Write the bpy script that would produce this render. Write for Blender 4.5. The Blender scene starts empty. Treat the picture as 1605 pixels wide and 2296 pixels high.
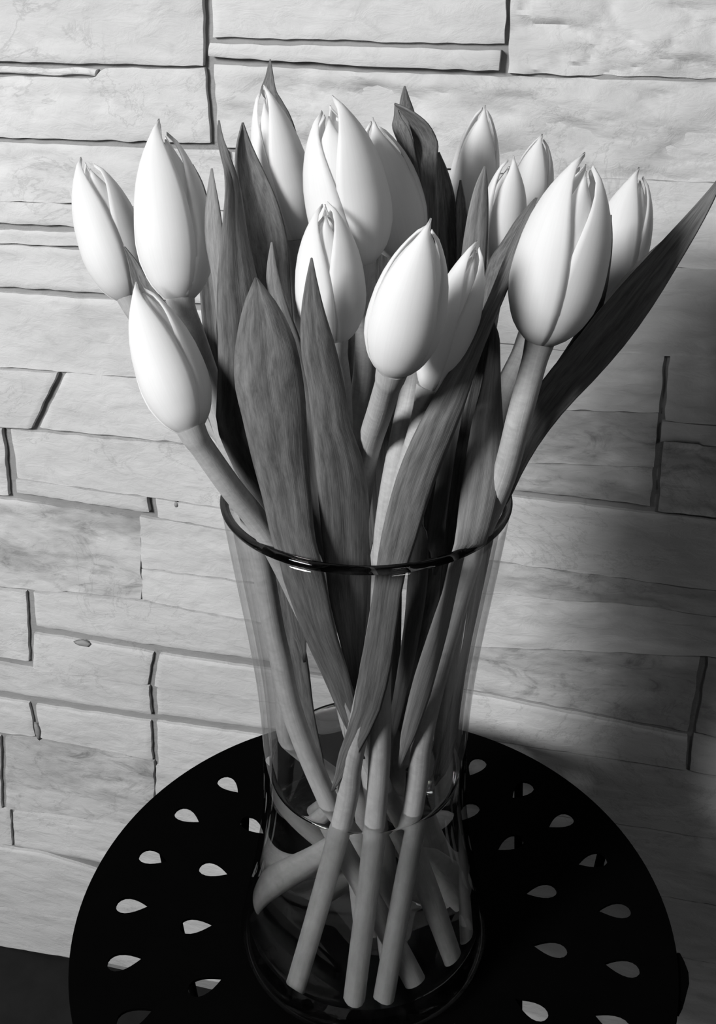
import bpy, bmesh, math, random
from mathutils import Vector, Matrix, noise

# ------------------------------------------------------------------ units: centimetres -> metres
S = 0.01
random.seed(4)
sc = bpy.context.scene
COL = sc.collection
W_PX, H_PX, FPX = 1605, 2296, 2262.5
PITCH, CAM = 0.5136, Vector((-0.35, -38.25, 48.62))
YAW, DW = 0.2327, 23.0                       # stone wall: yaw and distance from the vase axis

# ------------------------------------------------------------------ camera
F_ = Vector((0, math.cos(PITCH), -math.sin(PITCH)))
U_ = Vector((0, math.sin(PITCH), math.cos(PITCH)))
X_ = Vector((1, 0, 0))
cam_data = bpy.data.cameras.new('camera')
cam = bpy.data.objects.new('camera', cam_data)
COL.objects.link(cam)
cam_data.sensor_fit = 'HORIZONTAL'
cam_data.sensor_width = 36.0
cam_data.lens = FPX * 36.0 / W_PX
cam_data.clip_start = 0.01
m = Matrix((X_, U_, -F_)).transposed().to_4x4()
m.translation = CAM * S
cam.matrix_world = m
sc.camera = cam

# ------------------------------------------------------------------ world, lamps, exposure
world = bpy.data.worlds.new('dim_room')
sc.world = world
world.use_nodes = True
bg = world.node_tree.nodes['Background']
bg.inputs['Color'].default_value = (1, 1, 1, 1)
bg.inputs['Strength'].default_value = 0.017

def lamp(name, loc, aim, size, power):
    d = bpy.data.lights.new(name, 'AREA')
    d.shape = 'DISK'
    d.size = size * S
    d.energy = power
    d.color = (1, 1, 1)
    o = bpy.data.objects.new(name, d)
    COL.objects.link(o)
    o.location = Vector(loc) * S
    o.rotation_euler = (Vector(aim) - Vector(loc)).to_track_quat('-Z', 'Y').to_euler()
    return o

lamp('room_lamp', (-102, -84, 96), (2, 10, 18), 40, 33.0)
lamp('second_room_lamp', (50, -96, 112), (2, 5, 20), 30, 1.5)

sc.view_settings.view_transform = 'Standard'
sc.view_settings.look = 'None'
sc.view_settings.exposure = 0.0
sc.view_settings.gamma = 1.0
sc.view_settings.use_curve_mapping = False
sc.cycles.transparent_max_bounces = 24
sc.cycles.max_bounces = 16
sc.cycles.transmission_bounces = 14
sc.cycles.sample_clamp_indirect = 30.0
sc.cycles.blur_glossy = 2.0

# ------------------------------------------------------------------ geometry helpers
def ray(px, py):
    return X_ * (px - W_PX / 2) - U_ * (py - H_PX / 2) + F_ * FPX

def at(px, py, Y):
    """point at world depth Y (cm) seen at that pixel"""
    d = ray(px, py)
    return CAM + d * ((Y - CAM.y) / d.y)

WALL_U = Vector((math.cos(YAW), -math.sin(YAW), 0))
WALL_N = Vector((math.sin(YAW), math.cos(YAW), 0))

def on_wall(px, py):
    d = ray(px, py)
    p = CAM + d * ((DW - CAM.dot(WALL_N)) / d.dot(WALL_N))
    return p.dot(WALL_U), p.z

FLOOR_Z = on_wall(75, 2133)[1] - 0.4

def mesh_obj(name, verts, faces, mat, parent=None, smooth=True, uvs=None, loc=None):
    """ONE mesh object; verts in world centimetres"""
    off = Vector(loc) if loc is not None else Vector((0, 0, 0))
    if parent is not None:
        p = parent
        off = Vector((0, 0, 0))
        while p is not None:
            off += p.location / S
            p = p.parent
    me = bpy.data.meshes.new(name)
    base = off
    me.from_pydata([tuple((Vector(v) - base) * S) for v in verts], [], faces)
    if uvs:
        lay = me.uv_layers.new(name='UVMap')
        for l in me.loops:
            lay.data[l.index].uv = uvs[l.vertex_index]
    me.materials.append(mat)
    for p in me.polygons:
        p.use_smooth = smooth
    me.update()
    o = bpy.data.objects.new(name, me)
    COL.objects.link(o)
    if parent is not None:
        o.parent = parent
    elif loc is not None:
        o.location = Vector(loc) * S
    return o

def empty(name, loc, label, cat, group=None):
    o = bpy.data.objects.new(name, None)
    COL.objects.link(o)
    o.location = Vector(loc) * S
    o.empty_display_size = 0.02
    o['label'] = label
    o['category'] = cat
    if group:
        o['group'] = group
    return o

def fix_normals(o, sharp=None):
    bm = bmesh.new()
    bm.from_mesh(o.data)
    bmesh.ops.recalc_face_normals(bm, faces=bm.faces)
    bm.to_mesh(o.data)
    bm.free()
    if sharp is not None:
        o.data.set_sharp_from_angle(angle=math.radians(sharp))

def spline(pts, n):
    """Catmull-Rom through tuples of any length"""
    P = [tuple(p) for p in pts]
    k = len(P[0])
    P = [tuple(2 * P[0][i] - P[1][i] for i in range(k))] + P + [tuple(2 * P[-1][i] - P[-2][i] for i in range(k))]
    segs = len(P) - 3
    out = []
    for j in range(n):
        t = j / (n - 1) * segs
        s = min(int(t), segs - 1)
        t -= s
        a, b, c, d = P[s:s + 4]
        out.append(tuple(0.5 * (2 * b[i] + (c[i] - a[i]) * t + (2 * a[i] - 5 * b[i] + 4 * c[i] - d[i]) * t * t
                                + (3 * b[i] - a[i] - 3 * c[i] + d[i]) * t ** 3) for i in range(k)))
    return out

def lerp_table(tab, x):
    if x <= tab[0][0]:
        return tab[0][1]
    for (a, b), (c, d) in zip(tab, tab[1:]):
        if x <= c:
            return b + (d - b) * (x - a) / (c - a)
    return tab[-1][1]

def sheet(rows, thick):
    """closed thin sheet from a grid of points (rows of equal length); returns verts, faces, uvs"""
    R, Cn = len(rows), len(rows[0])
    nor = []
    for i in range(R):
        for j in range(Cn):
            a = rows[min(i + 1, R - 1)][j] - rows[max(i - 1, 0)][j]
            b = rows[i][min(j + 1, Cn - 1)] - rows[i][max(j - 1, 0)]
            n = a.cross(b)
            nor.append(n.normalized() if n.length > 1e-9 else Vector((0, -1, 0)))
    flat = [rows[i][j] for i in range(R) for j in range(Cn)]
    N = R * Cn
    verts = [flat[k] + nor[k] * thick * 0.5 for k in range(N)] + [flat[k] - nor[k] * thick * 0.5 for k in range(N)]
    uv1 = [(j / (Cn - 1), i / (R - 1)) for i in range(R) for j in range(Cn)]
    faces = []
    for i in range(R - 1):
        for j in range(Cn - 1):
            a, b, c, d = i * Cn + j, i * Cn + j + 1, (i + 1) * Cn + j + 1, (i + 1) * Cn + j
            faces.append((a, b, c, d))
            faces.append((N + d, N + c, N + b, N + a))
    for i in range(R - 1):
        a, d = i * Cn, (i + 1) * Cn
        faces.append((a, d, N + d, N + a))
        a, d = i * Cn + Cn - 1, (i + 1) * Cn + Cn - 1
        faces.append((d, a, N + a, N + d))
    for j in range(Cn - 1):
        faces.append((j + 1, j, N + j, N + j + 1))
        a = (R - 1) * Cn + j
        faces.append((a, a + 1, N + a + 1, N + a))
    return verts, faces, uv1 + uv1

def tube(pts, radii, sides=12):
    verts, faces = [], []
    n = len(pts)
    ref = Vector((0.3, -1, 0.1)).normalized()
    for i, p in enumerate(pts):
        t = (pts[min(i + 1, n - 1)] - pts[max(i - 1, 0)]).normalized()
        a = (ref - t * ref.dot(t)).normalized()
        b = t.cross(a)
        for k in range(sides):
            th = 2 * math.pi * k / sides
            verts.append(p + (a * math.cos(th) + b * math.sin(th)) * radii[i])
    for i in range(n - 1):
        for k in range(sides):
            k2 = (k + 1) % sides
            faces.append((i * sides + k, i * sides + k2, (i + 1) * sides + k2, (i + 1) * sides + k))
    faces.append(tuple(reversed(range(sides))))
    faces.append(tuple(range((n - 1) * sides, n * sides)))
    return verts, faces

def lathe(profile, seg=96, center=(0, 0)):
    verts, faces = [], []
    rings = []
    for r, z in profile:
        if r < 1e-6:
            rings.append([len(verts)])
            verts.append(Vector((center[0], center[1], z)))
        else:
            rings.append(list(range(len(verts), len(verts) + seg)))
            for k in range(seg):
                th = 2 * math.pi * k / seg
                verts.append(Vector((center[0] + r * math.cos(th), center[1] + r * math.sin(th), z)))
    for A, B in zip(rings, rings[1:]):
        for k in range(seg):
            k2 = (k + 1) % seg
            if len(A) == 1 and len(B) == 1:
                continue
            if len(A) == 1:
                faces.append((A[0], B[k], B[k2]))
            elif len(B) == 1:
                faces.append((A[k2], A[k], B[0]))
            else:
                faces.append((A[k2], A[k], B[k], B[k2]))
    return verts, faces

# ------------------------------------------------------------------ materials
def nodes_of(name):
    mt = bpy.data.materials.new(name)
    mt.use_nodes = True
    nt = mt.node_tree
    return mt, nt, nt.nodes['Principled BSDF'], nt.nodes['Material Output']

def ramp(nt, src, stops):
    r = nt.nodes.new('ShaderNodeValToRGB')
    el = r.color_ramp.elements
    while len(el) < len(stops):
        el.new(0.5)
    for e, (p, v) in zip(el, stops):
        e.position = p
        e.color = (v, v, v, 1)
    nt.links.new(src, r.inputs[0])
    return r.outputs[0]

def noise_tex(nt, vec, scale, detail=6, rough=0.6, dist=0.0):
    n = nt.nodes.new('ShaderNodeTexNoise')
    n.inputs['Scale'].default_value = scale
    n.inputs['Detail'].default_value = detail
    n.inputs['Roughness'].default_value = rough
    n.inputs['Distortion'].default_value = dist
    if vec is not None:
        nt.links.new(vec, n.inputs['Vector'])
    return n.outputs['Fac']

def mult(nt, a, b):
    x = nt.nodes.new('ShaderNodeMix')
    x.data_type = 'RGBA'
    x.blend_type = 'MULTIPLY'
    x.inputs['Factor'].default_value = 1
    nt.links.new(a, x.inputs[6])
    nt.links.new(b, x.inputs[7])
    return x.outputs[2]

def stone_material(name, lo, hi, blotch):
    mt, nt, b, out = nodes_of(name)
    tc = nt.nodes.new('ShaderNodeTexCoord')
    mp = nt.nodes.new('ShaderNodeMapping')
    mp.inputs['Scale'].default_value = (1, 1, 2.2)
    nt.links.new(tc.outputs['Object'], mp.inputs['Vector'])
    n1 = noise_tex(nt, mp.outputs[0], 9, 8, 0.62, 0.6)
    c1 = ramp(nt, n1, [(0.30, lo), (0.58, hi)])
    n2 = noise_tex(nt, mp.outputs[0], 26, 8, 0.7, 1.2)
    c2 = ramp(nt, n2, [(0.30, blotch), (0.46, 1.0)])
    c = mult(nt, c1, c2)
    info = nt.nodes.new('ShaderNodeObjectInfo')
    c3 = ramp(nt, info.outputs['Random'], [(0.0, 0.93), (1.0, 1.0)])
    c = mult(nt, c, c3)
    # fine dark veins and chipped lines of the stone itself
    mv = nt.nodes.new('ShaderNodeMapping')
    mv.inputs['Scale'].default_value = (1, 1, 1.5)
    mv.inputs['Location'].default_value = (3.1, 1.7, 0.4)
    nt.links.new(tc.outputs['Object'], mv.inputs['Vector'])
    vein = ramp(nt, noise_tex(nt, mv.outputs[0], 7, 9, 0.66, 1.6), [(0.478, 1.0), (0.492, 0.80), (0.50, 1.0)])
    vm = ramp(nt, noise_tex(nt, mv.outputs[0], 5, 2, 0.5), [(0.46, 1.0), (0.56, 0.0)])
    lg = nt.nodes.new('ShaderNodeMix')
    lg.data_type = 'RGBA'
    nt.links.new(vm, lg.inputs['Factor'])
    nt.links.new(vein, lg.inputs[6])
    lg.inputs[7].default_value = (1, 1, 1, 1)
    c = mult(nt, c, lg.outputs[2])
    nt.links.new(c, b.inputs['Base Color'])
    b.inputs['Roughness'].default_value = 0.8
    b.inputs['Specular IOR Level'].default_value = 0.2
    n3 = noise_tex(nt, mp.outputs[0], 60, 8, 0.65, 0.8)
    bp = nt.nodes.new('ShaderNodeBump')
    bp.inputs['Strength'].default_value = 0.45
    bp.inputs['Distance'].default_value = 0.002
    nt.links.new(n3, bp.inputs['Height'])
    nt.links.new(bp.outputs[0], b.inputs['Normal'])
    return mt

M_STONE = stone_material('pale_stone', 0.53, 0.63, 0.86)
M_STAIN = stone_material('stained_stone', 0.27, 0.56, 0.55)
M_MORTAR = stone_material('grey_mortar', 0.24, 0.30, 0.9)

def plain(name, v, rough=0.6, spec=0.3):
    mt, nt, b, out = nodes_of(name)
    tc = nt.nodes.new('ShaderNodeTexCoord')
    n = noise_tex(nt, tc.outputs['Object'], 40, 5, 0.6)
    c = ramp(nt, n, [(0.3, v * 0.8), (0.7, v * 1.1)])
    nt.links.new(c, b.inputs['Base Color'])
    b.inputs['Roughness'].default_value = rough
    b.inputs['Specular IOR Level'].default_value = spec
    return mt

M_FLOOR = plain('dark_floor', 0.014, 0.8, 0.1)
M_TABLE = plain('black_painted_metal', 0.0010, 0.8, 0.015)

def petal_material():
    mt, nt, b, out = nodes_of('white_petal')
    uv = nt.nodes.new('ShaderNodeTexCoord')
    sep = nt.nodes.new('ShaderNodeSeparateXYZ')
    nt.links.new(uv.outputs['UV'], sep.inputs[0])
    base = ramp(nt, sep.outputs['Y'], [(0.0, 0.80), (0.16, 0.92)])
    mp = nt.nodes.new('ShaderNodeMapping')
    mp.inputs['Scale'].default_value = (30, 1.2, 1)
    nt.links.new(uv.outputs['UV'], mp.inputs['Vector'])
    st = ramp(nt, noise_tex(nt, mp.outputs[0], 1.5, 4, 0.5), [(0.3, 0.965), (0.7, 1.0)])
    c = mult(nt, base, st)
    nt.links.new(c, b.inputs['Base Color'])
    b.inputs['Roughness'].default_value = 0.55
    b.inputs['Specular IOR Level'].default_value = 0.25
    tr = nt.nodes.new('ShaderNodeBsdfTranslucent')
    nt.links.new(c, tr.inputs['Color'])
    mx = nt.nodes.new('ShaderNodeMixShader')
    mx.inputs[0].default_value = 0.52
    nt.links.new(b.outputs[0], mx.inputs[1])
    nt.links.new(tr.outputs[0], mx.inputs[2])
    nt.links.new(mx.outputs[0], out.inputs['Surface'])
    return mt

def leaf_material(name, lo, hi):
    mt, nt, b, out = nodes_of(name)
    uv = nt.nodes.new('ShaderNodeTexCoord')
    mp = nt.nodes.new('ShaderNodeMapping')
    mp.inputs['Scale'].default_value = (5.5, 9.0, 1)
    nt.links.new(uv.outputs['UV'], mp.inputs['Vector'])
    n1 = noise_tex(nt, mp.outputs[0], 1.6, 9, 0.68, 0.35)
    c1 = ramp(nt, n1, [(0.30, lo), (0.66, hi)])
    mp2 = nt.nodes.new('ShaderNodeMapping')
    mp2.inputs['Scale'].default_value = (46, 1.0, 1)
    nt.links.new(uv.outputs['UV'], mp2.inputs['Vector'])
    n2 = noise_tex(nt, mp2.outputs[0], 1.0, 3, 0.5)
    c = mult(nt, c1, ramp(nt, n2, [(0.35, 0.92), (0.6, 1.0)]))
    nt.links.new(c, b.inputs['Base Color'])
    b.inputs['Roughness'].default_value = 0.62
    b.inputs['Specular IOR Level'].default_value = 0.22
    bp = nt.nodes.new('ShaderNodeBump')
    bp.inputs['Strength'].default_value = 0.25
    bp.inputs['Distance'].default_value = 0.0006
    nt.links.new(n2, bp.inputs['Height'])
    nt.links.new(bp.outputs[0], b.inputs['Normal'])
    return mt

M_PETAL = petal_material()
M_LEAF = leaf_material('tulip_leaf', 0.06, 0.175)
M_LEAF_PALE = leaf_material('pale_tulip_leaf', 0.15, 0.26)
M_STEM = leaf_material('tulip_stem', 0.30, 0.40)

def glass_material(name, ior, tint, rough=0.0):
    mt, nt, b, out = nodes_of(name)
    g = nt.nodes.new('ShaderNodeBsdfGlass')
    g.inputs['IOR'].default_value = ior
    g.inputs['Roughness'].default_value = rough
    g.inputs['Color'].default_value = (tint, tint, tint, 1)
    nt.links.new(g.outputs[0], out.inputs['Surface'])
    nt.nodes.remove(b)
    return mt

def thin_glass(name):
    """thin clear wall: light passes straight on, more reflection and less clarity at grazing angles"""
    mt, nt, b, out = nodes_of(name)
    nt.nodes.remove(b)
    lw = nt.nodes.new('ShaderNodeLayerWeight')
    lw.inputs['Blend'].default_value = 0.5
    pw = nt.nodes.new('ShaderNodeMath')
    pw.operation = 'POWER'
    pw.inputs[1].default_value = 4.0
    nt.links.new(lw.outputs['Facing'], pw.inputs[0])
    ma = nt.nodes.new('ShaderNodeMath')
    ma.operation = 'MULTIPLY_ADD'
    ma.inputs[1].default_value = 0.5
    ma.inputs[2].default_value = 0.035
    nt.links.new(pw.outputs[0], ma.inputs[0])
    tint = ramp(nt, lw.outputs['Facing'], [(0.0, 0.975), (0.6, 0.95), (0.97, 0.72)])
    tr = nt.nodes.new('ShaderNodeBsdfTransparent')
    nt.links.new(tint, tr.inputs['Color'])
    gl = nt.nodes.new('ShaderNodeBsdfGlossy')
    gl.inputs['Roughness'].default_value = 0.02
    mx = nt.nodes.new('ShaderNodeMixShader')
    nt.links.new(ma.outputs[0], mx.inputs[0])
    nt.links.new(tr.outputs[0], mx.inputs[1])
    nt.links.new(gl.outputs[0], mx.inputs[2])
    nt.links.new(mx.outputs[0], out.inputs['Surface'])
    return mt

M_GLASS = thin_glass('clear_glass')
M_RIM = glass_material('rim_glass', 1.45, 0.35)
M_WATER = glass_material('water', 1.333, 1.0)

# ------------------------------------------------------------------ setting: floor and stone wall
def wall_pt(u, z, depth):
    """point on the stone wall; depth = how far it stands proud of the mortar plane"""
    p = WALL_N * (DW + 0.4 - depth) + WALL_U * u
    return Vector((p.x, p.y, z))

fl = []
for (u, d) in ((-130, 3), (130, 3), (130, -190), (-130, -190)):
    p = WALL_N * (DW + d) + WALL_U * u
    fl.append(Vector((p.x, p.y, FLOOR_Z)))
floor = mesh_obj('floor', fl + [v - Vector((0, 0, 4)) for v in fl],
                 [(3, 2, 1, 0), (4, 5, 6, 7), (0, 1, 5, 4), (1, 2, 6, 5), (2, 3, 7, 6), (3, 0, 4, 7)],
                 M_FLOOR, smooth=False, loc=(0, 0, FLOOR_Z))
floor['kind'] = 'structure'
fix_normals(floor)

bk = [wall_pt(u, z, d) for d in (0, -3) for (u, z) in ((-110, FLOOR_Z), (110, FLOOR_Z), (110, 130), (-110, 130))]
wall = mesh_obj('wall_back', bk, [(0, 1, 2, 3), (7, 6, 5, 4), (0, 4, 5, 1), (1, 5, 6, 2), (2, 6, 7, 3), (3, 7, 4, 0)],
                M_MORTAR, smooth=False, loc=wall_pt(0, FLOOR_Z, 0))
wall['kind'] = 'structure'
fix_normals(wall)

def poly_at(poly, s):
    """point at fraction s of x extent"""
    x0, x1 = poly[0][0], poly[-1][0]
    x = x0 + (x1 - x0) * s
    for a, b in zip(poly, poly[1:]):
        if x <= b[0] + 1e-9:
            t = (x - a[0]) / (b[0] - a[0])
            return x, a[1] + (b[1] - a[1]) * t
    return poly[-1]

PITS = []
for (px_, py_, a_, b_, d_) in ((222, 225, 34, 30, 0.10), (1540, 998, 60, 12, 0.25), (340, 370, 30, 26, 0.1)):
    c_, e_ = on_wall(px_, py_), on_wall(px_ + a_, py_ + b_)
    PITS.append((c_[0], c_[1], abs(e_[0] - c_[0]), abs(e_[1] - c_[1]), d_))

def stone(top, bot, proud=0.0, rough=1.0, mat=None, seed=0, open_='TBLR'):
    """one cladding stone: irregular outline, broken face, sides down to the mortar"""
    wtop = [on_wall(*p) for p in top]
    wbot = [on_wall(*p) for p in bot]
    for src, dst in ((top, wtop), (bot, wbot)):       # courses run on past the edges of the view
        if src[0][0] == -250:
            dst[0] = (dst[0][0] - 10 - 5 * (seed % 3), dst[0][1])
        if src[-1][0] == 1850:
            dst[-1] = (dst[-1][0] + 10 + 5 * (seed % 3), dst[-1][1])
    zc = (wtop[0][1] + wbot[-1][1]) / 2
    mar = 0.075 if zc > 24 else 0.125                                        # open joints pull back, tight joints close up
    def shift(poly, dz, dl, dr):
        q = [list(p) for p in poly]
        for p in q:
            p[1] += dz
        q[0][0] += dl
        q[-1][0] += dr
        return q
    gl = mar if 'L' in open_ else -0.03
    gr = -mar if 'R' in open_ else 0.03
    wtop = shift(wtop, -mar if 'T' in open_ else 0.06, gl, gr)
    wbot = shift(wbot, mar if 'B' in open_ else -0.06, gl, gr)
    wid = wtop[-1][0] - wtop[0][0]
    hei = max(0.6, (wtop[0][1] - wbot[0][1] + wtop[-1][1] - wbot[-1][1]) / 2)
    nu = max(8, min(90, int(wid / 0.25)))
    nv = max(5, min(36, int(hei / 0.22)))
    so = Vector((seed * 7.31, seed * 3.7, seed * 1.9))
    rows = []
    for i in range(nv + 1):
        t = i / nv
        row = []
        for j in range(nu + 1):
            s = j / nu
            a = poly_at(wtop, s)
            b = poly_at(wbot, s)
            u = a[0] + (b[0] - a[0]) * t
            z = a[1] + (b[1] - a[1]) * t
            eu, ez = min(s, 1 - s) * wid, min(t, 1 - t) * hei
            # ragged arrises
            if i in (0, nv):
                z += 0.09 * noise.noise(Vector((u * 0.9, 0, z * 0.3)) + so)
            if j in (0, nu):
                u += 0.10 * noise.noise(Vector((u * 0.3, 5, z * 1.1)) + so)
            q = Vector((u * 0.16, 0.0, z * 0.30)) + so
            h = noise.fractal(q, 1.0, 2.0, 3) * 0.10
            rd = noise.ridged_multi_fractal(q * 2.4 + Vector((3, 1, 0)), 0.9, 2.1, 5, 1.0, 2.0)
            h -= max(0.0, rd - 1.2) * 0.13
            st = noise.noise(Vector((u * 0.22 + z * 0.10, 2.0, z * 0.55)) + so)
            h += 0.045 * math.tanh(st * 9.0)              # split planes: small steps across the face
            de = [9.0]
            if 'L' in open_:
                de.append(s * wid)
            if 'R' in open_:
                de.append((1 - s) * wid)
            if 'T' in open_:
                de.append(t * hei)
            if 'B' in open_:
                de.append((1 - t) * hei)
            for (qu, qz, ru_, rz_, dp) in PITS:
                k_ = ((u - qu) / ru_) ** 2 + ((z - qz) / rz_) ** 2
                k_ *= 1 + 0.5 * noise.noise(Vector((u * 2.1, 1, z * 2.3)))
                if k_ < 1:
                    h -= dp * min(1.0, (1 - k_) * 2) / max(0.3, rough)
            edge = min(1.0, min(de) / 0.22)
            rnd = (1 - edge) ** 2 * 0.08
            d = 0.4 + proud * 0.8 + h * rough * (0.35 + 0.65 * edge) - rnd
            z = max(z, FLOOR_Z + 0.02)
            row.append(wall_pt(u, z, d))
        rows.append(row)
    verts = [p for r in rows for p in r]
    n = nu + 1
    faces = [(i * n + j, (i + 1) * n + j, (i + 1) * n + j + 1, i * n + j + 1) for i in range(nv) for j in range(nu)]
    loop = [j for j in range(n)] + [i * n + nu for i in range(1, nv + 1)] + \
           [nv * n + j for j in range(nu - 1, -1, -1)] + [i * n for i in range(nv - 1, 0, -1)]
    k0 = len(verts)
    for k in loop:
        p = verts[k]
        dep = (DW + 0.4) - p.dot(WALL_N)
        verts.append(p + WALL_N * (dep - 0.02))
    L = len(loop)
    for a in range(L):
        b = (a + 1) % L
        faces.append((loop[a], loop[b], k0 + b, k0 + a))
    faces.append(tuple(k0 + a for a in range(L)))
    o = mesh_obj('stone', verts, faces, mat or M_STONE, wall)
    fix_normals(o, 50)
    return o

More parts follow.
